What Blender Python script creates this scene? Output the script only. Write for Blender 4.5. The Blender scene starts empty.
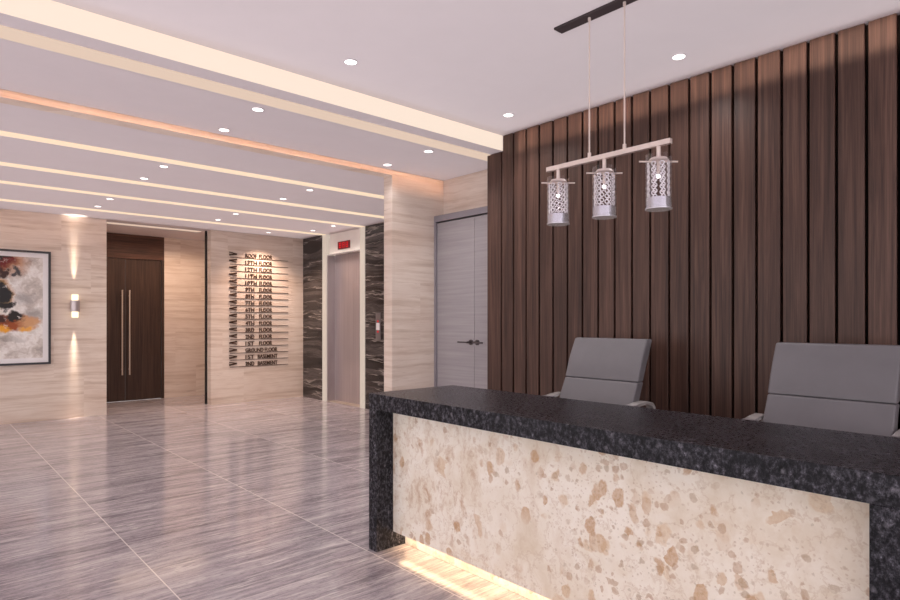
import bpy, bmesh, math, random
from mathutils import Vector, Matrix
random.seed(4)
sc = bpy.context.scene
C = sc.collection
# ------------------------------------------------------------------ measures
H = 1.4                      # eye height
HC, HR = 2.918, 3.054        # low ceiling, reception ceiling
Y1, YD = 10.11, 11.6         # back wall, recessed door
XS, XG, XE = 3.94, 4.16, 5.418   # slat face, grey door wall, lift wall
YB, YO, YO2 = 3.685, 4.889, 5.027  # ceiling drop, stone beam front and rear
XCOL = 3.606

def lin(c):
    return tuple((v/12.92 if v <= .04045 else ((v+.055)/1.055)**2.4) for v in (x/255 for x in c)) + (1,)

# ------------------------------------------------------------------ node helper
class NT:
    def __init__(s, name):
        s.m = bpy.data.materials.new(name); s.m.use_nodes = True
        s.t = s.m.node_tree; s.N = s.t.nodes; s.L = s.t.links
        s.b = s.N['Principled BSDF']
        s.co = s.N.new('ShaderNodeTexCoord').outputs['Object']
    def put(s, sock, v):
        if v is None: return
        if hasattr(v, 'is_output'): s.L.new(v, sock)
        else: sock.default_value = v
    def math(s, op, a, b=None, c=None):
        n = s.N.new('ShaderNodeMath'); n.operation = op
        for i, v in enumerate((a, b, c)): s.put(n.inputs[i], v)
        return n.outputs[0]
    def vm(s, op, a, b=None):
        n = s.N.new('ShaderNodeVectorMath'); n.operation = op
        s.put(n.inputs[0], a); s.put(n.inputs[1], b)
        return n.outputs[0]
    def scale(s, v, k): return s.vm('MULTIPLY', v, k)
    def sep(s, v):
        n = s.N.new('ShaderNodeSeparateXYZ'); s.put(n.inputs[0], v); return n.outputs
    def comb(s, x, y, z):
        n = s.N.new('ShaderNodeCombineXYZ')
        for i, v in enumerate((x, y, z)): s.put(n.inputs[i], v)
        return n.outputs[0]
    def noise(s, v, sc_=1, det=4, rough=.55, dist=0, col=False):
        n = s.N.new('ShaderNodeTexNoise'); s.put(n.inputs['Vector'], v)
        n.inputs['Scale'].default_value = sc_; n.inputs['Detail'].default_value = det
        n.inputs['Roughness'].default_value = rough; n.inputs['Distortion'].default_value = dist
        return n.outputs['Color' if col else 'Fac']
    def white(s, v):
        n = s.N.new('ShaderNodeTexWhiteNoise'); s.put(n.inputs['Vector'], v); return n.outputs
    def voro(s, v, sc_=1, out='Distance', feat='F1', rnd=1):
        n = s.N.new('ShaderNodeTexVoronoi'); n.feature = feat; s.put(n.inputs['Vector'], v)
        n.inputs['Scale'].default_value = sc_; n.inputs['Randomness'].default_value = rnd
        return n.outputs[out]
    def ramp(s, f, stops, interp='LINEAR'):
        n = s.N.new('ShaderNodeValToRGB'); n.color_ramp.interpolation = interp; s.put(n.inputs[0], f)
        e = n.color_ramp.elements
        while len(e) < len(stops): e.new(.5)
        for el, (p, c) in zip(e, stops):
            el.position = p; el.color = c if len(c) == 4 else lin(c)
        return n.outputs[0]
    def rf(s, f, a, b, lo=0., hi=1.):
        n = s.N.new('ShaderNodeMapRange'); s.put(n.inputs[0], f)
        n.inputs[1].default_value = a; n.inputs[2].default_value = b
        n.inputs[3].default_value = lo; n.inputs[4].default_value = hi
        return n.outputs[0]
    def mix(s, f, a, b, mode='MIX'):
        n = s.N.new('ShaderNodeMix'); n.data_type = 'RGBA'; n.blend_type = mode
        s.put(n.inputs[0], f)
        for i, v in ((6, a), (7, b)):
            if isinstance(v, tuple) and len(v) == 3: v = lin(v)
            s.put(n.inputs[i], v)
        return n.outputs[2]
    def bump(s, f, strength=.1, dist=.01):
        n = s.N.new('ShaderNodeBump'); n.inputs['Strength'].default_value = strength
        n.inputs['Distance'].default_value = dist; s.put(n.inputs['Height'], f)
        s.L.new(n.outputs[0], s.b.inputs['Normal'])
    def out(s, col=None, rough=.5, metal=0, spec=.5, em=None, es=0):
        if isinstance(col, tuple) and len(col) == 3: col = lin(col)
        s.put(s.b.inputs['Base Color'], col); s.put(s.b.inputs['Roughness'], rough)
        s.put(s.b.inputs['Metallic'], metal); s.put(s.b.inputs['Specular IOR Level'], spec)
        if em: s.put(s.b.inputs['Emission Color'], lin(em) if isinstance(em, tuple) else em); s.put(s.b.inputs['Emission Strength'], es)
        return s.m

def plain(name, col, rough=.5, metal=0, spec=.5, em=None, es=0, var=.03):
    t = NT(name)
    n = t.noise(t.co, 6, 3)
    c = lin(col)
    lo = tuple(x*(1-var) for x in c[:3]) + (1,); hi = tuple(min(1, x*(1+var)) for x in c[:3]) + (1,)
    return t.out(t.ramp(n, [(.3, lo), (.7, hi)]), rough, metal, spec, em, es)

def travertine(name, tint=1.0):
    t = NT(name)
    p = t.sep(t.co)
    row = t.math('FLOOR', t.math('DIVIDE', p[2], .6))
    hor = t.math('ADD', t.math('ADD', p[0], p[1]), t.math('MULTIPLY', row, .37))
    colm = t.math('FLOOR', t.math('DIVIDE', hor, 1.2))
    cell = t.comb(colm, row, 3.0)
    off = t.scale(t.white(cell)['Color'], (9, 9, 9))
    q = t.vm('ADD', t.co, off)
    warp = t.noise(t.scale(q, (1.1, 1.1, 2)), 1, 3)
    z2 = t.math('ADD', t.math('MULTIPLY', t.sep(q)[2], 15), t.math('MULTIPLY', warp, 1.5))
    v = t.comb(t.math('MULTIPLY', t.sep(q)[0], .7), t.math('MULTIPLY', t.sep(q)[1], .7), z2)
    s1 = t.noise(v, 1.0, 7, .68)
    col = t.ramp(s1, [(.28, (186, 163, 148)), (.42, (214, 195, 181)), (.55, (231, 216, 205)), (.7, (220, 203, 190))])
    s2 = t.noise(t.scale(v, (1.6, 1.6, .8)), 2.1, 7, .75)
    col = t.mix(t.rf(s2, .58, .74, 0, .5), col, (180, 152, 134))
    bl = t.noise(t.scale(q, (1.3, 1.3, 3.0)), 1, 3)
    col = t.mix(t.rf(bl, .45, .7, 0, .35), col, (196, 168, 152))
    # short darker dashes
    s3 = t.noise(t.scale(q, (3.2, 3.2, 40)), 1, 4, .65)
    col = t.mix(t.rf(s3, .64, .78, 0, .6), col, (152, 122, 104))
    wv = t.rf(t.white(cell)['Value'], 0, 1, .0, .12)
    col = t.mix(wv, col, (190, 168, 152))
    return t.out(col, .38, 0, .35)

def wood(name, axis, dark, mid, light, slat=None, rough=.4):
    t = NT(name)
    q = t.co
    if slat:
        i = t.math('FLOOR', t.math('DIVIDE', t.math('SUBTRACT', t.sep(q)[1], slat[1]), slat[0]))
        w = t.white(t.comb(i, 1.3, 2.0))
        q = t.vm('ADD', q, t.scale(w['Color'], (7, 0, 7)))
    k = {'z': (30, 30, .9), 'x': (.9, 30, 30)}[axis]
    v = t.scale(q, k)
    a = t.noise(v, 1, 5, .65, .6)
    fine = t.noise(t.scale(v, (4.5, 4.5, 2.5)), 1, 3, .7)
    f = t.math('ADD', t.math('MULTIPLY', a, .62), t.math('MULTIPLY', fine, .38))
    col = t.ramp(f, [(.33, dark), (.5, mid), (.67, light)])
    if slat:
        col = t.mix(t.rf(w['Value'], 0, 1, 0, .3), col, dark)
    t.bump(fine, .15, .004)
    return t.out(col, rough, 0, .28)

M = {}
M['stone'] = travertine('travertine_stone')
M['slat_wood'] = wood('slat_walnut', 'z', (48, 32, 27), (80, 57, 49), (108, 80, 69), (.1455, .793-.1455*9+.003), .42)
M['groove'] = plain('groove_black', (14, 9, 8), .8, spec=.1)
M['door_wood'] = wood('door_walnut', 'z', (44, 32, 28), (66, 49, 42), (82, 62, 53), None, .4)
M['header_wood'] = wood('header_walnut', 'x', (46, 30, 25), (80, 53, 44), (104, 72, 60), None, .4)
M['ceiling'] = plain('ceiling_paint', (222, 214, 217), .9, spec=.15, var=.01)
M['grey_door'] = None
t = NT('grey_laminate')
n = t.noise(t.scale(t.co, (1.2, 1.2, 40)), 1, 4, .6)
M['grey_door'] = t.out(t.ramp(n, [(.3, (149, 143, 147)), (.7, (166, 160, 163))]), .35, 0, .4)
M['grey_frame'] = plain('grey_frame_paint', (142, 136, 143), .4)
M['chrome'] = plain('polished_chrome', (228, 224, 222), .25, .55)
M['steel_dark'] = plain('dark_steel', (92, 84, 86), .3, .7)
M['satin'] = plain('satin_nickel', (205, 192, 180), .35, .55)
M['pale_metal'] = plain('pale_champagne_metal', (224, 208, 200), .4, .25)
M['black'] = plain('matt_black', (20, 17, 17), .6)
M['bronze'] = plain('dark_bronze_lettering', (74, 52, 40), .45, .2)
M['satin_grey'] = plain('satin_grey_plate', (120, 112, 112), .4, .3)
M['canopy'] = plain('canopy_brown', (58, 48, 50), .5)
M['white_mat'] = plain('white_mount_board', (236, 232, 234), .8)
M['white_panel'] = plain('lift_white_panel', (240, 234, 228), .4)
M['leather'] = plain('grey_leather', (110, 107, 111), .42, 0, .4, var=.05)
M['grey_plastic'] = plain('grey_plastic', (120, 114, 118), .45)
M['frost'] = plain('frosted_band', (190, 188, 198), .2, .75, em=(255, 240, 235), es=.10)
M['lens'] = plain('lamp_lens', (255, 250, 245), .5, em=(255, 250, 246), es=3.0)
M['trim_white'] = plain('downlight_trim', (214, 208, 212), .5)

def glow(name, col, es, base=(110, 100, 90)):
    return plain(name, base, .6, em=col, es=es)
M['strip'] = glow('led_strip_warm', (255, 228, 196), .88)
M['strip_beam'] = glow('light_panel_cream', (255, 234, 216), .88)
M['strip_slot'] = glow('light_slot_cream', (250, 222, 200), .68)
M['lift_strip'] = glow('lift_light_strip', (255, 236, 220), .50)
M['desk_led'] = glow('desk_led', (255, 218, 172), 9)
M['red'] = glow('red_segments', (235, 20, 40), .8, (120, 10, 10))
M['dark_red'] = plain('red_screen', (70, 8, 14), .3, em=(120, 8, 18), es=.35)
M['sconce_light'] = glow('sconce_diffuser', (255, 236, 205), 1.6)
M['bulb'] = glow('bulb', (255, 246, 240), 2.5)

# brushed steel
t = NT('brushed_steel')
n = t.noise(t.scale(t.co, (3, 90, .8)), 1, 3)
M['steel'] = t.out(t.ramp(n, [(.3, (164, 152, 155)), (.7, (186, 175, 177))]), .3, .5)

# black veined marble, bands run horizontally
t = NT('black_marble')
w = t.noise(t.scale(t.co, (1.6, 1.6, 2.0)), 1, 5)
z2 = t.math('ADD', t.math('MULTIPLY', t.sep(t.co)[2], 8), t.math('MULTIPLY', w, 1.3))
v = t.comb(t.math('MULTIPLY', t.sep(t.co)[0], .7), t.math('MULTIPLY', t.sep(t.co)[1], .5), z2)
a = t.noise(v, 1, 7, .66)
col = t.ramp(a, [(.36, (20, 16, 18)), (.5, (46, 40, 41)), (.58, (82, 75, 74)), (.63, (52, 46, 46)), (.72, (120, 112, 108))])
b = t.math('ABSOLUTE', t.math('SUBTRACT', t.noise(v, .55, 5, .6), .5))
col = t.mix(t.rf(b, 0, .016, .65, 0), col, (170, 160, 154))
M['marble'] = t.out(col, .22, 0, .5)

# speckled black granite
t = NT('black_granite')
sp = t.noise(t.scale(t.co, (1, .8, .6)), 75, 6, .8)
bl = t.noise(t.co, 14, 4, .7)
f = t.math('ADD', t.math('MULTIPLY', sp, .82), t.math('MULTIPLY', bl, .18))
col = t.ramp(f, [(.40, (15, 15, 18)), (.52, (42, 41, 46)), (.61, (90, 88, 96)), (.70, (178, 176, 186))])
dd = t.vm('ADD', t.co, t.scale(t.vm('SUBTRACT', t.noise(t.co, 40, 3, .6, col=True), (.5, .5, .5)), (.03, .03, .03)))
wh = t.voro(t.scale(dd, (1, .6, .5)), 46)
pick = t.noise(t.co, 8, 3, .6)
col = t.mix(t.math('MULTIPLY', t.rf(wh, .10, .34, .5, 0), t.rf(pick, .44, .6)), col, (150, 147, 155))
t.bump(sp, .25, .004)
M['granite'] = t.out(col, t.rf(sp, .4, .6, .2, .34), 0, .14)

# beige breccia marble: cloudy ground with scattered tan clasts
t = NT('beige_breccia')
wp = t.vm('ADD', t.co, t.scale(t.vm('SUBTRACT', t.noise(t.co, 7, 4, .6, col=True), (.5, .5, .5)), (.13, .13, .13)))
wp2 = t.vm('ADD', t.co, t.scale(t.vm('SUBTRACT', t.noise(t.co, 22, 3, .6, col=True), (.5, .5, .5)), (.035, .035, .035)))
g = t.noise(wp, 3.2, 6, .62)
col = t.ramp(g, [(.3, (226, 210, 188)), (.45, (241, 230, 214)), (.6, (249, 241, 229)), (.75, (237, 224, 206))])
yl = t.sep(t.co)[1]
right = t.rf(yl, .45, -.15)
dens = t.math('ADD', t.noise(t.co, 3.1, 2, .5), t.math('MULTIPLY', t.math('SUBTRACT', right, .62), .22))
br = t.noise(t.scale(wp, (1, 1.3, .7)), 9, 6, .72)
brm = t.math('MULTIPLY', t.rf(br, .5, .66), t.math('MULTIPLY', t.math('SUBTRACT', 1.0, t.math('MULTIPLY', right, .75)), t.rf(t.noise(t.co, 2.2, 2), .38, .58)))
col = t.mix(t.math('MULTIPLY', brm, .8), col, (190, 150, 112))
def clasts(col, scl, rmax, tone, strength, lo, hi, src):
    vd = t.voro(src, scl, 'Distance')
    vc = t.voro(src, scl, 'Color')
    ch = t.sep(vc)
    r = t.math('MULTIPLY', ch[0], rmax)
    edge = t.rf(t.math('SUBTRACT', vd, r), -.05, .03, 1, 0)
    on = t.math('MULTIPLY', edge, t.rf(t.math('ADD', t.math('MULTIPLY', dens, .8), t.math('MULTIPLY', ch[1], .35)), lo, hi))
    c2 = t.ramp(ch[2], [(0, tone[0]), (.5, tone[1]), (1, tone[2])])
    mott = t.rf(t.noise(src, 60, 3, .7), .3, .7, .55, 1.)
    return t.mix(t.math('MULTIPLY', t.math('MULTIPLY', on, mott), strength), col, c2)
st = t.vm('MULTIPLY', wp2, (1, 1.25, .85))
col = clasts(col, 7.5, .50, ((218, 188, 152), (206, 168, 126), (228, 204, 174)), .7, .42, .58, wp)
col = clasts(col, 13, .52, ((200, 158, 112), (188, 142, 94), (214, 182, 144)), .85, .5, .66, st)
col = clasts(col, 26, .50, ((178, 138, 100), (190, 152, 118), (170, 142, 108)), .7, .5, .66, wp2)
col = clasts(col, 55, .48, ((166, 128, 92), (186, 150, 116), (160, 142, 114)), .45, .5, .7, wp2)
vein = t.math('ABSOLUTE', t.math('SUBTRACT', t.noise(wp, 6, 5, .6), .5))
col = t.mix(t.rf(vein, 0, .02, .28, 0), col, (186, 152, 120))
M['breccia'] = t.out(col, .28, 0, .4)

# floor: long grey travertine tiles with streaks running across the room
t = NT('floor_travertine_tiles')
p = t.sep(t.co)
tx = t.math('DIVIDE', t.math('SUBTRACT', p[0], 1.011), 1.062)
ty = t.math('DIVIDE', t.math('SUBTRACT', p[1], 2.95), 1.015)
cell = t.comb(t.math('FLOOR', tx), t.math('FLOOR', ty), 0.0)
off = t.scale(t.white(cell)['Color'], (11, 11, 0))
q = t.vm('ADD', t.co, off)
wz = t.noise(t.scale(q, (.8, 2.2, 1)), 1, 3)
yy = t.math('ADD', t.math('MULTIPLY', t.sep(q)[1], 21), t.math('MULTIPLY', wz, 3.0))
v = t.comb(t.math('MULTIPLY', t.sep(q)[0], 2.2), yy, 0.0)
a = t.noise(v, 1, 8, .74)
bnd = t.noise(t.scale(v, (.35, .33, 1)), 1, 4, .6)
f = t.math('ADD', t.math('MULTIPLY', a, .6), t.math('MULTIPLY', bnd, .4))
col = t.ramp(f, [(.34, (104, 97, 106)), (.45, (150, 141, 149)), (.55, (184, 175, 180)), (.66, (216, 207, 209))])
fl = t.noise(t.scale(v, (6, 2.2, 1)), 1, 6, .8)
col = t.mix(t.rf(fl, .56, .7, 0, .55), col, (222, 211, 208))
col = t.mix(t.rf(fl, .46, .32, 0, .7), col, (84, 78, 88))
gr = t.noise(t.scale(q, (26, 60, 1)), 1, 3, .7)
col = t.mix(t.rf(gr, .55, .75, 0, .45), col, (214, 202, 199))
col = t.mix(t.rf(gr, .44, .3, 0, .4), col, (104, 93, 98))
ln = t.math('ABSOLUTE', t.math('SUBTRACT', t.noise(t.scale(v, (.35, .9, 1)), .6, 3, .5), .5))
col = t.mix(t.rf(ln, 0, .010, .65, 0), col, (232, 224, 222))
def joint(tt, size, wdt):
    fr = t.math('FRACT', tt)
    d = t.math('MULTIPLY', t.math('MINIMUM', fr, t.math('SUBTRACT', 1.0, fr)), size)
    return t.rf(d, wdt*.7, wdt, 1, 0)
jx = joint(tx, 1.06, .0036); jy = t.math('MULTIPLY', joint(ty, 1.015, .0036), .55)
jj = t.math('MAXIMUM', jx, jy)
col = t.mix(jj, col, (226, 216, 214))
M['floor'] = t.out(col, t.rf(f, .35, .65, .11, .17), 0, .62)

# abstract painting
t = NT('abstract_painting')
wv = t.vm('ADD', t.co, t.scale(t.vm('SUBTRACT', t.noise(t.co, 4.5, 7, .65, col=True), (.5, .5, .5)), (.34, .34, .34)))
p = t.sep(wv); zz = p[2]; xx = p[0]
gn = t.noise(wv, 3.2, 7, .68)
col = t.ramp(gn, [(.28, (150, 140, 138)), (.42, (206, 196, 190)), (.54, (242, 238, 236)), (.68, (214, 200, 190)), (.8, (176, 152, 132))])
def blob(cx, cz, rx, rz, c, soft=.35, amt=1.):
    global col
    d = t.math('SQRT', t.math('ADD',
        t.math('POWER', t.math('ABSOLUTE', t.math('DIVIDE', t.math('SUBTRACT', xx, cx), rx)), 2.0),
        t.math('POWER', t.math('ABSOLUTE', t.math('DIVIDE', t.math('SUBTRACT', zz, cz), rz)), 2.0)))
    col = t.mix(t.rf(d, 1+soft*.3, 1-soft, 0, amt), col, c)
blob(.92, 2.22, .34, .22, (190, 132, 90), .5, .9)
blob(.86, 2.24, .24, .18, (112, 22, 14), .3)
blob(.90, 2.27, .09, .06, (24, 14, 14), .4)
blob(.78, 2.14, .16, .10, (34, 18, 18), .4)
blob(1.18, 1.72, .15, .10, (150, 144, 146), .7, .7)
blob(1.30, 1.52, .12, .10, (128, 118, 114), .7, .7)
blob(.84, 1.78, .23, .22, (198, 146, 84), .25, .9)
blob(.85, 1.78, .19, .17, (26, 23, 27), .2)
blob(.97, 1.61, .11, .055, (30, 22, 22), .3)
blob(.93, 2.05, .06, .09, (60, 30, 24), .4)
blob(1.06, 2.06, .05, .05, (70, 66, 70), .4)
blob(.96, 1.39, .38, .13, (156, 74, 26), .3)
blob(1.22, 1.38, .13, .10, (214, 164, 120), .5, .9)
blob(1.07, 1.46, .13, .075, (28, 18, 16), .35)
blob(.84, 1.44, .14, .09, (62, 26, 16), .4)
blob(.92, 1.29, .13, .05, (236, 166, 50), .5)
blob(1.17, 1.285, .07, .035, (232, 170, 80), .5)
blob(.8, 1.15, .4, .05, (140, 132, 126), .7, .7)
fleck = t.noise(wv, 11, 6, .72)
col = t.mix(t.rf(fleck, .6, .68, 0, .8), col, (236, 230, 226))
M['painting'] = t.out(col, .45)

# clear glass, mostly see-through
t = NT('clear_glass')
tr = t.N.new('ShaderNodeBsdfTransparent'); tr.inputs[0].default_value = (.96, .96, .98, 1)
gl = t.N.new('ShaderNodeBsdfGlossy'); gl.inputs['Roughness'].default_value = .06
fr = t.N.new('ShaderNodeLayerWeight'); fr.inputs[0].default_value = .35
mx = t.N.new('ShaderNodeMixShader'); t.L.new(t.math('MULTIPLY', fr.outputs['Facing'], .65), mx.inputs[0])
t.L.new(tr.outputs[0], mx.inputs[1]); t.L.new(gl.outputs[0], mx.inputs[2])
t.L.new(mx.outputs[0], t.N['Material Output'].inputs[0]); M['glass'] = t.m
M['crystal'] = plain('crystal_beads', (236, 230, 235), .1, .5, em=(255, 244, 240), es=.13)

# ------------------------------------------------------------------ mesh helpers
def box(bm, x0, x1, y0, y1, z0, z1):
    r = bmesh.ops.create_cube(bm, size=1)['verts']
    for v in r:
        v.co = Vector((x0+(v.co.x+.5)*(x1-x0), y0+(v.co.y+.5)*(y1-y0), z0+(v.co.z+.5)*(z1-z0)))
    return r
def cyl(bm, p0, p1, r0, r1=None, seg=20, caps=True):
    p0, p1 = Vector(p0), Vector(p1); d = p1-p0
    m = Matrix.Translation((p0+p1)/2) @ d.to_track_quat('Z', 'Y').to_matrix().to_4x4()
    return bmesh.ops.create_cone(bm, cap_ends=caps, segments=seg, radius1=r0, radius2=r0 if r1 is None else r1, depth=d.length, matrix=m)['verts']
def sphere(bm, c, r, u=12, v=8):
    return bmesh.ops.create_uvsphere(bm, u_segments=u, v_segments=v, radius=r, matrix=Matrix.Translation(c))['verts']
def torus(bm, mat, R, r, n=12, k=6):
    vs = [[bm.verts.new(mat @ Vector(((R+r*math.cos(b))*math.cos(a), (R+r*math.cos(b))*math.sin(a), r*math.sin(b))))
           for b in (2*math.pi*j/k for j in range(k))] for a in (2*math.pi*i/n for i in range(n))]
    for i in range(n):
        for j in range(k):
            bm.faces.new((vs[i][j], vs[(i+1) % n][j], vs[(i+1) % n][(j+1) % k], vs[i][(j+1) % k]))
def tube(bm, pts, r, seg=10):
    pts = [Vector(p) for p in pts]
    for a, b in zip(pts, pts[1:]): cyl(bm, a, b, r, seg=seg)
    for p in pts[1:-1]: sphere(bm, p, r, seg, 6)
def prism(bm, prof, axis, a0, a1):
    """closed profile of 2-D points, swept along axis ('x': points are y,z; 'y': points are x,z)"""
    def P(p, a): return Vector((a, p[0], p[1])) if axis == 'x' else Vector((p[0], a, p[1]))
    A = [bm.verts.new(P(p, a0)) for p in prof]; B = [bm.verts.new(P(p, a1)) for p in prof]
    n = len(prof)
    bm.faces.new(A); bm.faces.new(B[::-1])
    for i in range(n): bm.faces.new((A[i], A[(i+1) % n], B[(i+1) % n], B[i]))
    return A+B
def obj(name, bm, mat, parent=None, bevel=0, smooth=False, seg=2, angle=.6):
    bmesh.ops.recalc_face_normals(bm, faces=bm.faces)
    me = bpy.data.meshes.new(name); bm.to_mesh(me); bm.free()
    me.materials.append(M[mat] if isinstance(mat, str) else mat)
    o = bpy.data.objects.new(name, me); C.objects.link(o)
    if parent is not None:
        o.parent = parent
    if smooth:
        for p in me.polygons: p.use_smooth = True
        me.set_sharp_from_angle(angle=angle)
    if bevel:
        b = o.modifiers.new('bevel', 'BEVEL'); b.width = bevel; b.segments = seg; b.limit_method = 'ANGLE'; b.angle_limit = .5
        if seg > 2:
            for p in me.polygons: p.use_smooth = True
            b.harden_normals = True
    return o
def B(): return bmesh.new()
def bx(name, mat, x0, x1, y0, y1, z0, z1, parent=None, bevel=0, seg=2):
    bm = B(); box(bm, x0, x1, y0, y1, z0, z1); return obj(name, bm, mat, parent, bevel, seg=seg)
def thing(name, label, cat, loc=(0, 0, 0), group=None):
    o = bpy.data.objects.new(name, None); C.objects.link(o); o.location = loc; o.empty_display_size = .1
    return tag(o, label, cat, group)
def tag(o, label, cat, group=None, kind=None):
    o['label'] = label; o['category'] = cat
    if group: o['group'] = group
    if kind: o['kind'] = kind
    return o
def struct(o): o['kind'] = 'structure'; return o
def dup(root, loc, label):
    r = root.copy(); C.objects.link(r); r.location = loc; r['label'] = label
    for ch in root.children:
        c = ch.copy(); C.objects.link(c); c.parent = r
        for g in ch.children:
            d = g.copy(); C.objects.link(d); d.parent = c
    return r
def shift(o, loc):
    """geometry was written in world coordinates: bring it under a root standing at loc"""
    o.data.transform(Matrix.Translation(-Vector(loc))); return o

# ------------------------------------------------------------------ room shell
XL, YF = -6.0, -5.0
struct(bx('floor', 'floor', XL, 5.75, YF, 11.8, -.15, 0))
bm = B(); box(bm, XL, 4.45, YF, YB, HR, HR+.2)
struct(obj('ceiling', bm, 'ceiling'))
bm = B(); box(bm, XL, 5.75, YB, 11.8, HC, HR+.2)
struct(obj('ceiling', bm, 'ceiling'))
# back wall with the picture (left of the recess) and the directory wall (right of it)
struct(bx('wall_back', 'stone', XL, 2.184, Y1, Y1+.18, 0, HC))
struct(bx('wall_back_right', 'stone', 3.726, 5.6, Y1, Y1+.16, 0, HC))
struct(bx('trim_1', 'black', 3.70, 3.735, Y1+.161, Y1+.205, 0, HC))
# recess
struct(bx('wall_recess', 'stone', 3.433, 5.0, YD, YD+.12, 0, HC))
struct(bx('wall_recess_left', 'stone', 2.0, 2.184, Y1+.18, YD+.12, 0, HC))
struct(bx('wall_recess_right', 'stone', 4.9, 5.0, Y1+.16, YD, 0, HC))
# lift wall: black marble either side of the lift, stops at the stone column
bm = B()
box(bm, XE, XE+.2, 9.397, Y1, 0, HC); box(bm, XE, XE+.2, YO2, 8.065, 0, HC)
struct(obj('wall_lift', bm, 'marble'))
# stone column and the shallow stone beam that runs from it across the ceiling
struct(bx('column', 'stone', XCOL, XG, YO, YO2, 0, HC))
XW = 4.30
struct(bx('wall_return', 'stone', XG+.004, 5.6, YO+.006, YO2, 0, HC))
struct(bx('beam', 'stone', XL, XCOL, YO, YO2, 2.867, HC))
# wall of the grey door: stone over the door
struct(bx('wall_right', 'stone', XW, XW+.14, 3.60, YO+.006, 0, HC))
struct(bx('trim_2', 'grey_frame', XG, XW, 3.60, YO, 2.452, 2.515))
bm = B(); box(bm, XG, XW, 4.862, YO, 0, 2.452); box(bm, XG, XW, 3.66, 3.728, 0, 2.452)
struct(obj('trim_3', bm, 'grey_frame'))
# slatted timber wall
ys = [.793-.1455*k for k in range(40, 0, -1)] + [.793+.1455*k for k in range(0, 22)]
bm = B()
for a, b in zip(ys, ys[1:]):
    a2, b2 = a+.0085, b-.0085
    if b is ys[-1]: b2 = 3.878
    if a2 < YB < b2:
        box(bm, XS, XS+.04, a2, YB-.006, 0, HR); box(bm, XS, XS+.04, YB-.006, b2, 0, HC)
    else:
        box(bm, XS, XS+.04, a2, b2, 0, HR if b2 < YB else HC)
o = struct(obj('wall_slats', bm, 'slat_wood', bevel=.003, seg=1))
bm = B(); box(bm, XS+.045, XW+.14, YF, 3.59, 0, HR); box(bm, XS+.045, XG-.005, 3.59, YB, 0, HR); box(bm, XS+.045, XG-.005, YB, 3.876, 0, HC)
struct(obj('wall_right_front', bm, 'groove'))
bm = B(); box(bm, XS+.04, XS+.045, YF, YB, 0, HR); box(bm, XS+.04, XS+.045, YB, 3.876, 0, HC)
struct(obj('trim_4', bm, 'groove'))

# grey double door
d = struct(bpy.data.objects.new('door_1', None)); C.objects.link(d); d.location = (XG, 4.292, 0)
for y0, y1 in ((4.294, 4.859), (3.731, 4.290)):
    lf = shift(bx('door_leaf', 'grey_door', XG+.02, XG+.065, y0, y1, .004, 2.438), d.location); lf.parent = d
    sgn = 1 if y0 > 4.29 else -1
    yc = 4.292+sgn*.045
    bm = B()
    cyl(bm, (XG+.02, yc, 1.187), (XG+.008, yc, 1.187), .027, seg=20)
    cyl(bm, (XG+.010, yc, 1.187), (XG-.045, yc, 1.187), .0105, seg=12)
    tube(bm, [(XG-.045, yc-sgn*.008, 1.187), (XG-.045, yc+sgn*.13, 1.187)], .0075, 12)
    hd = shift(obj('handle', bm, 'steel_dark', smooth=True), d.location); hd.parent = lf

# dark timber double door in the recess
d = struct(bpy.data.objects.new('door_2', None)); C.objects.link(d); d.location = (2.797, YD, 0)
for x0, x1 in ((2.206, 2.7945), (2.7995, 3.388)):
    lf = shift(bx('door_leaf', 'door_wood', x0, x1, YD+.01, YD+.06, .004, 2.492), d.location); lf.parent = d
    xh = 2.797 + (-.058 if x0 < 2.5 else .058)
    bm = B(); cyl(bm, (xh, YD-.045, .46), (xh, YD-.045, 1.94), .0125, seg=14)
    for z in (.56, 1.84): cyl(bm, (xh, YD-.045, z), (xh, YD+.012, z), .008, seg=10)
    hd = shift(obj('pull_bar', bm, 'satin', smooth=True), d.location); hd.parent = lf
fr = shift(bx('door_header', 'header_wood', 2.19, 3.433, YD-.012, YD+.06, 2.4935, HC-.001), d.location); fr.parent = d
bm = B(); box(bm, 3.392, 3.433, YD-.012, YD+.06, 0, 2.493); box(bm, 2.186, 2.203, YD-.012, YD+.06, 0, 2.493)
fr = shift(obj('door_jamb', bm, 'door_wood'), d.location); fr.parent = d

# ------------------------------------------------------------------ ceiling lights
def strip(name, x0, x1, y0, y1, z0, z1, mat, label, group=None):
    return tag(bx(name, mat, x0, x1, y0, y1, z0, z1), label, 'light strip', group)
strip('ceiling_light_panel', XL, XS-.004, YB-.006, YB-.001, HC+.001, HR-.001, 'strip_beam', 'tall bright cream light panel on the face of the ceiling step')
strip('ceiling_light_strip', XL, XW-.01, 3.832, 3.998, HC-.006, HC-.001, 'strip_slot', 'cream light slot just behind the ceiling step, before the two pairs of downlights')
where = ['first thin light strip behind the stone ceiling beam, ending at the column',
         'second thin light strip behind the stone ceiling beam, ending behind the column',
         'thin ceiling light strip meeting the near edge of the lift surround',
         'thin ceiling light strip nearest the back wall, meeting the lift surround far edge']
for (a, b), w in zip(((5.955, 6.095), (7.12, 7.265), (8.07, 8.205), (9.275, 9.415)), where):
    strip('ceiling_light_strip', XL, XE-.002, a, b, HC-.006, HC-.001, 'strip', w)
strip('ceiling_light_strip', 2.24, 3.66, 10.36, 10.50, HC-.006, HC-.001, 'strip_slot', 'short pinkish light strip over the recess of the dark wooden door')

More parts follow.
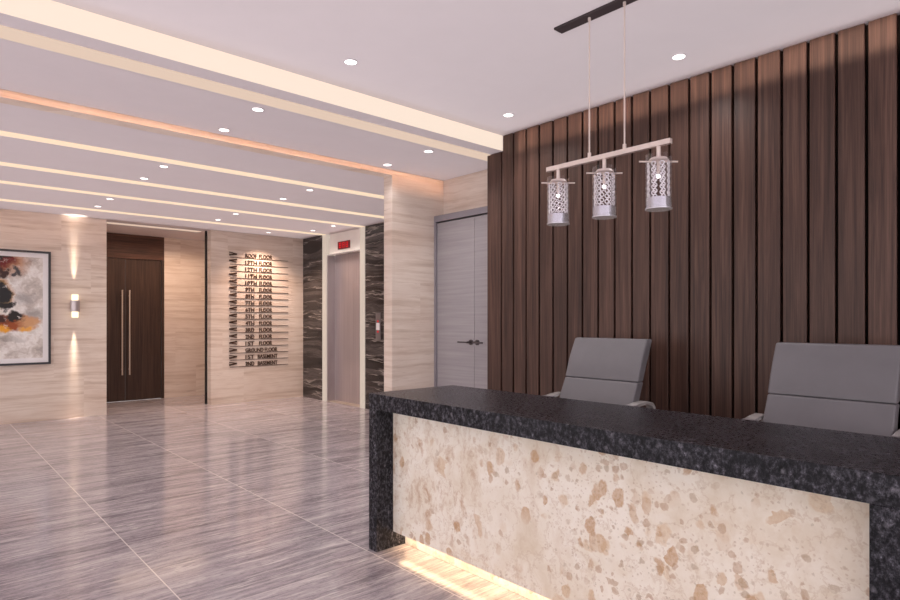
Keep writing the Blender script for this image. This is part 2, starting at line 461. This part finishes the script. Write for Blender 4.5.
def downlight(x, y, z, label):
    t_ = thing('downlight', label, 'downlight', (x, y, z), 'recessed round ceiling downlights')
    bm = B()
    torus(bm, Matrix.Translation((0, 0, -.003)), .041, .004, 28, 8)
    obj('trim_ring', bm, 'trim_white', t_, smooth=True)
    bm = B(); cyl(bm, (0, 0, -.0015), (0, 0, -.0045), .037, seg=28)
    obj('lens', bm, 'lens', t_)
    return t_
DL = [(2.09, 3.276, HR, 'round downlight in the high reception ceiling, far from the slats, before the cream panel'),
      (3.57, 3.276, HR, 'round downlight in the reception ceiling corner by the slats and the cream panel'),
      (3.575, 1.842, HR, 'round downlight in the reception ceiling to the right of the pendant rods'),
      (1.853, 4.125, HC, 'downlight right behind the cream slot, front one of the pair farther from the column'),
      (1.853, 4.745, HC, 'downlight close to the stone beam, rear one of the pair farther from the column'),
      (3.445, 4.125, HC, 'downlight close to the cream slot, front one of the pair near the column'),
      (3.445, 4.745, HC, 'downlight against the stone beam right beside the stone column top'),
      (1.852, 6.262, HC, 'downlight behind the first thin strip, in the row left of the dark door'),
      (1.852, 6.93, HC, 'downlight just before the second thin strip, in the row left of the dark door'),
      (1.846, 8.375, HC, 'downlight just behind the third thin strip, above the wall sconce side'),
      (1.846, 9.022, HC, 'downlight just before the last thin strip, nearest the wall sconce'),
      (3.442, 6.262, HC, 'downlight behind the first thin strip, in the row nearer the column'),
      (3.442, 6.93, HC, 'downlight just before the second thin strip, in the row nearer the column'),
      (3.430, 8.36, HC, 'downlight just behind the third thin strip, middle row toward the dark door'),
      (3.430, 9.02, HC, 'downlight just before the last thin strip, straight before the dark door recess'),
      (5.018, 8.371, HC, 'downlight before the lift doors, the nearer of the two by the lift'),
      (5.018, 9.023, HC, 'downlight before the lift doors, the farther of the two by the lift'),
      (4.568, 9.733, HC, 'downlight right over the floor directory lettering')]
for i, (x, y, z, lb) in enumerate(DL):
    downlight(x, y, z, lb)
    ld = bpy.data.lights.new('downlight_lamp', 'SPOT')
    ld.spot_size = math.radians(140); ld.spot_blend = .8; ld.shadow_soft_size = .05
    ld.energy = 26 if i < 17 else 0; ld.color = (1, .90, .82) if y > 5 else (1, .95, .93)
    if i in (4, 6): ld.energy = 8
    if i == 17:
        ld.energy = 165; ld.spot_size = math.radians(118); ld.spot_blend = .9; ld.color = (1, .70, .52)
    lo = bpy.data.objects.new('downlight_lamp', ld); C.objects.link(lo); lo.location = (x, y, z-.02)

# ------------------------------------------------------------------ lift
lf = thing('lift_entrance', 'steel lift doors in a white lit surround between black marble panels', 'elevator', (XE, 8.74, 0))
def L(o): shift(o, lf.location); o.parent = lf; return o
L(bx('light_strip', 'lift_strip', XE-.010, XE+.18, 9.268, 9.392, 0, HC-.007))
L(bx('light_strip', 'lift_strip', XE-.010, XE+.18, 8.072, 8.203, 0, HC-.007))
hd = L(bx('header_panel', 'white_panel', XE+.06, XE+.18, 8.206, 9.269, 2.56, HC-.001))
L(bx('header_edge', 'chrome', XE+.02, XE+.06, 8.206, 9.269, 2.545, 2.562))
L(bx('jamb', 'steel', XE+.01, XE+.16, 9.25, 9.270, 0, 2.545))
for y0, y1 in ((8.70, 9.249), (8.206, 8.697)):
    L(bx('door_panel', 'steel', XE+.162, XE+.18, y0, y1, .003, 2.559))
L(bx('sill', 'satin', XE-.005, XE+.162, 8.206, 9.249, .001, .006))
dp = L(bx('display', 'dark_red', XE+.045, XE+.062, 8.60, 8.97, 2.625, 2.755)); 
bm = B()
def seg7(bm, x, yc, zc, w, h_, segs):
    tq = .011
    S = {'a': (yc-w/2, yc+w/2, zc+h_/2-tq, zc+h_/2), 'd': (yc-w/2, yc+w/2, zc-h_/2, zc-h_/2+tq), 'g': (yc-w/2, yc+w/2, zc-tq/2, zc+tq/2),
         'f': (yc+w/2-tq, yc+w/2, zc, zc+h_/2), 'b': (yc-w/2, yc-w/2+tq, zc, zc+h_/2), 'e': (yc+w/2-tq, yc+w/2, zc-h_/2, zc), 'c': (yc-w/2, yc-w/2+tq, zc-h_/2, zc)}
    for k in segs: box(bm, x-.003, x+.001, S[k][0], S[k][1], S[k][2], S[k][3])
bm.free()
for k, yc in enumerate((8.89, 8.785, 8.68)):
    bm = B(); seg7(bm, XE+.045, yc, 2.69, .062, .088, 'abcdefg')
    sg = shift(obj('digit', bm, 'red'), lf.location); sg.parent = dp

cp = thing('lift_call_switch', 'slim steel lift call plate on the black marble beside the column', 'call panel', (XE, 7.69, 1.1))
def K(o): shift(o, cp.location); o.parent = cp; return o
K(bx('plate', 'satin_grey', XE-.012, XE-.001, 7.63, 7.76, 1.10, 1.53, bevel=.004))
K(bx('indicator', 'white_mat', XE-.016, XE-.011, 7.65, 7.74, 1.26, 1.37))
for z in (1.235, 1.395):
    bm = B(); cyl(bm, (XE-.010, 7.695, z), (XE-.018, 7.695, z), .016, seg=16); K(obj('button', bm, 'red'))

# ------------------------------------------------------------------ floor directory
names = ['ROOF FLOOR', '13TH FLOOR', '12TH FLOOR', '11TH FLOOR', '10TH FLOOR', '9TH FLOOR', '8TH FLOOR', '7TH FLOOR', '6TH FLOOR', '5TH FLOOR',
         '4TH FLOOR', '3RD FLOOR', '2ND FLOOR', '1ST FLOOR', 'GROUND FLOOR', '1ST BASEMENT', '2ND BASEMENT']
YT = Y1-.002
def text(name, s, x0, x1, z, h_, parent):
    cu = bpy.data.curves.new(name, 'FONT'); cu.body = s; cu.size = 1; cu.extrude = .012; cu.offset = .008
    cu.materials.append(M['bronze'])
    tmp = bpy.data.objects.new('tmp', cu); C.objects.link(tmp)
    dg = bpy.context.evaluated_depsgraph_get(); dg.update()
    me = bpy.data.meshes.new_from_object(tmp.evaluated_get(dg)); bpy.data.objects.remove(tmp)
    xs = [v.co.x for v in me.vertices]; yy = [v.co.y for v in me.vertices]
    kx = (x1-x0)/(max(xs)-min(xs)); ky = h_/(max(yy)-min(yy)); bx0, by0 = min(xs), min(yy)
    for v in me.vertices:
        v.co = Vector((x0+(v.co.x-bx0)*kx-parent.location.x, -.007-v.co.z*.5, z+(v.co.y-by0)*ky-parent.location.z))
    me.materials.clear(); me.materials.append(M['bronze'])
    o = bpy.data.objects.new(name, me); C.objects.link(o); o.parent = parent
    return o
for i, nm in enumerate(names):
    z = 2.487-.1170*i
    root = thing('directory_sign', 'raised dark lettering %s on its rule in the wall directory' % nm, 'sign lettering', (4.57, YT, z), 'floor directory lines on the stone wall')
    a, b = nm.split(' ')
    o = bx('rule', 'bronze', 4.05, 5.117, YT-.006, YT, z-.0045, z+.0045); shift(o, root.location); o.parent = root
    bm = B()
    up = nm.endswith('FLOOR') and a not in ('ROOF', 'GROUND')
    def arm(x0, z0, x1, z1, w):
        n_ = Vector((-(z1-z0), x1-x0)); n_.normalize(); n_ *= w/2
        vs = [(x0-n_.x, z0-n_.y), (x1-n_.x, z1-n_.y), (x1+n_.x, z1+n_.y), (x0+n_.x, z0+n_.y)]
        prism2 = [bm.verts.new((p[0], YT-.012, p[1])) for p in vs]; q2 = [bm.verts.new((p[0], YT-.001, p[1])) for p in vs]
        bm.faces.new(prism2); bm.faces.new(q2[::-1])
        for k in range(4): bm.faces.new((prism2[k], prism2[(k+1) % 4], q2[(k+1) % 4], q2[k]))
    xl, xr = 4.035, 4.165
    if up:
        arm(xr, z+.084, xl, z+.060, .026); arm(xr, z+.038, xl, z+.060, .016)
    else:
        arm(xl, z+.084, xr, z+.060, .014); arm(xl, z+.036, xr, z+.058, .027)
    o = shift(obj('arrow_mark', bm, 'bronze'), root.location); o.parent = root
    hh = .070
    if a == 'GROUND': text('lettering', nm, 4.318, 4.905, z+.010, hh, root)
    else:
        wa = {3: .155, 4: .205}[len(a)]
        text('lettering', a, 4.318, 4.318+wa, z+.010, hh, root)
        if b == 'FLOOR': text('lettering', b, 4.565, 4.805, z+.010, hh, root)
        else: text('lettering', b, 4.54, 4.905, z+.010, hh, root)

# ------------------------------------------------------------------ picture and sconce
pc = thing('framed_painting', 'abstract painting in a thin black frame with white mount on the stone wall', 'picture', (.72, Y1, .792))
def P(o): shift(o, pc.location); o.parent = pc; return o
px0, px1, pz0, pz1, fw, mw = -.05, 1.478, .795, 2.374, .028, .064
bm = B()
box(bm, px0, px1, Y1-.045, Y1-.001, pz0, pz0+fw); box(bm, px0, px1, Y1-.045, Y1-.001, pz1-fw, pz1)
box(bm, px0, px0+fw, Y1-.045, Y1-.001, pz0+fw, pz1-fw); box(bm, px1-fw, px1, Y1-.045, Y1-.001, pz0+fw, pz1-fw)
P(obj('frame', bm, plain('picture_frame_black', (52, 50, 56), .4)))
a0, a1, b0, b1 = px0+fw, px1-fw, pz0+fw, pz1-fw
bm = B()
box(bm, a0, a1, Y1-.026, Y1-.006, b0, b0+mw); box(bm, a0, a1, Y1-.026, Y1-.006, b1-mw, b1)
box(bm, a0, a0+mw, Y1-.026, Y1-.006, b0+mw, b1-mw); box(bm, a1-mw, a1, Y1-.026, Y1-.006, b0+mw, b1-mw)
P(obj('mount', bm, 'white_mat'))
bm = B(); box(bm, a0+mw, a1-mw, Y1-.018, Y1-.006, b0+mw, b1-mw)
cv = obj('canvas', bm, 'painting'); cv.parent = pc; cv.location = -pc.location

sco = thing('wall_sconce', 'small silver up and down wall light between the painting and the dark door', 'wall light', (1.765, Y1, 1.53))
def S(o): shift(o, sco.location); o.parent = sco; return o
S(bx('back_plate', 'chrome', 1.725, 1.805, Y1-.014, Y1-.001, 1.55, 1.68))
bm = B(); cyl(bm, (1.765, Y1-.075, 1.535), (1.765, Y1-.075, 1.695), .062, seg=28); S(obj('body', bm, plain('sconce_silver', (192, 180, 180), .35, .6), smooth=True))
bm = B(); cyl(bm, (1.765, Y1-.075, 1.696), (1.765, Y1-.075, 1.78), .042, seg=24); S(obj('diffuser', bm, 'sconce_light', smooth=True))
bm = B(); cyl(bm, (1.765, Y1-.075, 1.45), (1.765, Y1-.075, 1.534), .042, seg=24); S(obj('diffuser', bm, 'sconce_light', smooth=True))
for sgn, z in ((1, 1.79), (-1, 1.44)):
    ld = bpy.data.lights.new('sconce_lamp', 'SPOT'); ld.energy = 90; ld.color = (1, .84, .66)
    ld.spot_size = math.radians(19); ld.spot_blend = .7; ld.shadow_soft_size = .008
    o = bpy.data.objects.new('sconce_lamp', ld); C.objects.link(o); o.location = (1.765, Y1-.036, z)
    o.rotation_euler = (math.pi if sgn > 0 else 0, 0, 0)
    ld2 = ld.copy(); ld2.energy = 130; ld2.spot_size = math.radians(9); ld2.spot_blend = .8
    o2 = bpy.data.objects.new('sconce_lamp', ld2); C.objects.link(o2); o2.location = (1.765, Y1-.05, z)
    o2.rotation_euler = (math.pi-math.radians(2.6) if sgn > 0 else math.radians(2.6), 0, 0)

# ------------------------------------------------------------------ reception desk
DX, DX2, DY0, DY1, DZ = 2.099, 2.795, .405, 3.084, .957
dk = thing('reception_desk', 'long reception desk of black granite with a beige marble front lit from below', 'reception desk', (2.45, 1.75, 0))
def D(o): shift(o, dk.location); o.parent = dk; return o
D(bx('countertop', 'granite', DX, DX2, DY0, DY1, .8625, DZ, bevel=.002))
D(bx('side_panel', 'granite', DX, DX2, 3.004, DY1, .001, .8622, bevel=.002))
D(bx('side_panel', 'granite', DX, DX2, DY0, .493, .001, .8622, bevel=.002))
bm = B(); box(bm, 2.223, 2.253, .494, 3.003, .1, .862); D(obj('front_panel', bm, 'breccia'))
D(bx('plinth', 'breccia', 2.317, 2.345, .494, 3.003, .001, .106))
D(bx('light_strip', 'desk_led', 2.256, 2.312, .50, 2.997, .1015, .1065))
D(bx('inner_panel', 'black', 2.254, 2.316, .494, 3.003, .107, .862))

# ------------------------------------------------------------------ office chairs (face the desk, -X)
def xf(z): return 3.40 + (z-.88)*(.175/.404)          # front face of the leaning backrest
def make_chair(yc, label):
    ch = thing('office_chair', label, 'office chair', (3.24, yc, 0), 'reception chairs')
    ox = 3.24; w = .287
    def F(o): o.data.transform(Matrix.Translation((-ox, 0, 0))); o.parent = ch; return o
    def pad(name, z0, z1, dz, par=None, w1=None):
        bm = B()
        n = 6; prof = []
        zs = [z0+(z1-z0)*k/n for k in range(n+1)]
        front = [(xf(z)-.010*math.sin(math.pi*(z-z0)/(z1-z0)), z) for z in zs]
        back = [(xf(z)+dz, z) for z in reversed(zs)]
        prism(bm, front+back, 'y', -w, w)
        o = obj(name, bm, 'leather', None, bevel=.011, seg=3)
        return F(o)
    lo = pad('backrest', .52, 1.006, .075)
    hi = pad('upper_pad', 1.0065, 1.281, .068); hi.parent = lo
    bm = B(); box(bm, 3.0, 3.36, -.255, .255, .445, .535)
    o = obj('seat', bm, 'leather', None, bevel=.035, seg=4); F(o)
    for s_ in (-1, 1):
        y = s_*.325
        bm = B()
        pts = [(3.545, .79), (3.552, .845), (3.53, .868), (3.46, .883), (3.38, .878), (3.2, .853), (3.08, .85), (3.02, .80), (3.05, .52), (3.15, .47)]
        vs = []
        for k, (x, z) in enumerate(pts):
            pa = Vector(pts[max(k-1, 0)]); pb = Vector(pts[min(k+1, len(pts)-1)]); tn = (pb-pa).normalized(); nn = Vector((-tn.y, tn.x))*.011
            vs.append([bm.verts.new((x+nn.x*q, y+r*.028, z+nn.y*q)) for q, r in ((1, 1), (1, -1), (-1, -1), (-1, 1))])
        for a, b in zip(vs, vs[1:]):
            for k in range(4): bm.faces.new((a[k], a[(k+1) % 4], b[(k+1) % 4], b[k]))
        bm.faces.new(vs[0]); bm.faces.new(vs[-1][::-1])
        # crossbar to the seat
        box(bm, 3.12, 3.17, min(y, s_*.22), max(y, s_*.22), .448, .468)
        box(bm, 3.525, 3.56, min(y, s_*.27), max(y, s_*.27), .79, .82)
        ar = F(obj('armrest', bm, 'chrome', None, bevel=.004, seg=2))
        bm = B(); box(bm, 3.10, 3.35, y-.034, y+.034, .860, .880)
        o = F(obj('arm_pad', bm, 'grey_plastic', None, bevel=.008, seg=3)); o.parent = ar
    bm = B(); cyl(bm, (ox, 0, .09), (ox, 0, .30), .03); cyl(bm, (ox, 0, .28), (ox, 0, .445), .018); box(bm, ox-.1, ox+.1, -.09, .09, .425, .446)
    F(obj('gas_column', bm, 'steel_dark', smooth=True))
    bm = B(); cyl(bm, (ox, 0, .075), (ox, 0, .125), .045)
    for k in range(5):
        a = 2*math.pi*k/5+.3
        cyl(bm, (ox, 0, .105), (ox+.28*math.cos(a), .28*math.sin(a), .075), .024, .016, 10)
    F(obj('star_base', bm, 'chrome', smooth=True))
    for k in range(5):
        a = 2*math.pi*k/5+.3; cx, cy = ox+.28*math.cos(a), .28*math.sin(a)
        bm = B(); d_ = Vector((-math.sin(a), math.cos(a), 0))
        for q in (-1, 1):
            c0 = Vector((cx, cy, .028))+d_*q*.008; cyl(bm, c0, c0+d_*q*.014, .027, seg=16)
        cyl(bm, (cx, cy, .028), (cx, cy, .08), .007, seg=8)
        F(obj('caster', bm, 'black', smooth=True))
    return ch
c1 = make_chair(2.343, 'grey leather office chair behind the desk near the grey door, shown whole')
dup(c1, (3.24, .99, 0), 'grey leather office chair behind the right end of the desk, cut by the frame')

# ------------------------------------------------------------------ pendant
XH = 2.737
pn = thing('pendant_lamp', 'three-shade crystal bar pendant hanging on two rods over the desk', 'pendant lamp', (XH, 1.815, HR))
def Q(o, par=None): shift(o, pn.location); o.parent = par or pn; return o
Q(bx('ceiling_plate', 'canopy', XH-.036, XH+.036, 1.49, 2.132, HR-.012, HR-.001))
zb0, zb1 = 2.259, 2.284
Q(bx('crossbar', 'pale_metal', XH-.012, XH+.012, 1.45, 2.207, zb0, zb1))
for y in (1.919, 1.704):
    bm = B(); cyl(bm, (XH, y, zb1), (XH, y, HR-.012), .0042, seg=10); cyl(bm, (XH, y, zb1), (XH, y, zb1+.026), .0095, seg=14)
    cyl(bm, (XH, y, HR-.03), (XH, y, HR-.012), .008, seg=12)
    Q(obj('rod', bm, 'pale_metal', smooth=True))
for y in (2.13, 1.825, 1.515):
    bm = B(); cyl(bm, (XH, y, 2.198), (XH, y, zb0), .0105, seg=14); cyl(bm, (XH, y, 2.186), (XH, y, 2.200), .050, .040, seg=28)
    st = Q(obj('lamp_holder', bm, 'pale_metal', smooth=True))
    dx, dy = .744*.095, -.668*.095
    bm = B(); cyl(bm, (XH-dx, y-dy, 2.183), (XH+dx, y+dy, 2.183), .0042, seg=10)
    Q(obj('cross_rod', bm, 'pale_metal', smooth=True), st)
    bm = B(); cyl(bm, (XH, y, 1.948), (XH, y, 2.214), .063, seg=40, caps=False)
    Q(obj('glass_cylinder', bm, 'glass', smooth=True), st)
    bm = B(); cyl(bm, (XH, y, 1.956), (XH, y, 2.004), .0575, seg=36); cyl(bm, (XH, y, 1.947), (XH, y, 1.953), .0645, seg=36)
    Q(obj('frosted_base', bm, 'frost', smooth=True), st)
    bm = B(); cyl(bm, (XH, y, 2.13), (XH, y, 2.186), .009, seg=12)
    bs = Q(obj('bulb_socket', bm, 'pale_metal', smooth=True), st)
    bm = B(); sphere(bm, (XH, y, 2.112), .011)
    Q(obj('bulb', bm, 'bulb', smooth=True), st)
    for k in range(8):
        a = 2*math.pi*k/8+.05
        px, py = XH+.051*math.cos(a), y+.051*math.sin(a)
        bm = B()
        for j in range(6):
            zc = 2.166-.0285*j
            m = Matrix.Translation((px, py, zc)) @ Matrix.Rotation(a, 4, 'Z') @ Matrix.Rotation(math.pi/2, 4, 'Y')
            torus(bm, m, .0098, .0029, 14, 6)
            sphere(bm, (px, py, zc-.0142), .0030, 6, 4)
        Q(obj('crystal_strand', bm, 'crystal', smooth=True, angle=3), st)

# ------------------------------------------------------------------ light
def area(name, loc, rot, sx, sy, e, col, spread=180):
    ld = bpy.data.lights.new(name, 'AREA'); ld.shape = 'RECTANGLE'; ld.size = sx; ld.size_y = sy; ld.energy = e; ld.color = col
    ld.spread = math.radians(spread)
    o = bpy.data.objects.new(name, ld); C.objects.link(o); o.location = loc; o.rotation_euler = rot
    return o
# added lights without fixtures: bright band atop slats (+X), orange glow on stone beam (+Y)
area('slat_band_fill', (3.45, .5, 2.965), (0, -math.pi/2, 0), .16, 6.0, 4.6, (1, .76, .60), 14)
area('beam_glow_fill', (.8, 4.3, 2.882), (math.pi/2, 0, 0), 6.96, .055, 1.0, (1, .48, .22), 9)
area('beam_glow_fill', (.8, 4.3, 2.80), (math.pi/2, 0, 0), 6.96, .12, 1.3, (1, .50, .25), 18)
# recess lamp
area('recess_lamp', (3.3, 10.9, 2.90), (0, 0, 0), 1.6, .3, 20, (1, .72, .52), 150)

# added upward fill with no fixture, brightens the two ceilings
area('ceiling_fill', (-1.0, -.70, 2.72), (math.pi, 0, 0), 9.8, 8.6, 118, (1, .955, .965), 30)
area('ceiling_fill', (-.3, 6.84, 2.66), (math.pi, 0, 0), 11.3, 6.45, 62, (1, .94, .935), 30)
w = bpy.data.worlds.new('world'); sc.world = w; w.use_nodes = True
bg = w.node_tree.nodes['Background']; bg.inputs[0].default_value = (1, .955, .965, 1); bg.inputs[1].default_value = 2.3

# ------------------------------------------------------------------ camera
UA, UB, VH = -90., 1120., 321.
f = math.sqrt((450-UA)*(UB-450)); th = math.atan((450-UA)/f)
cam = bpy.data.cameras.new('camera'); cam.sensor_width = 36; cam.lens = f/900*36; cam.shift_y = (VH-300)/900
cam.clip_start = .02
co = bpy.data.objects.new('camera', cam); C.objects.link(co)
co.location = (0, 0, H); co.rotation_euler = (math.pi/2, 0, -th)
sc.camera = co
sc.view_settings.view_transform = 'Standard'
sc.view_settings.look = 'None'
sc.view_settings.exposure = 0
sc.cycles.use_denoising = True
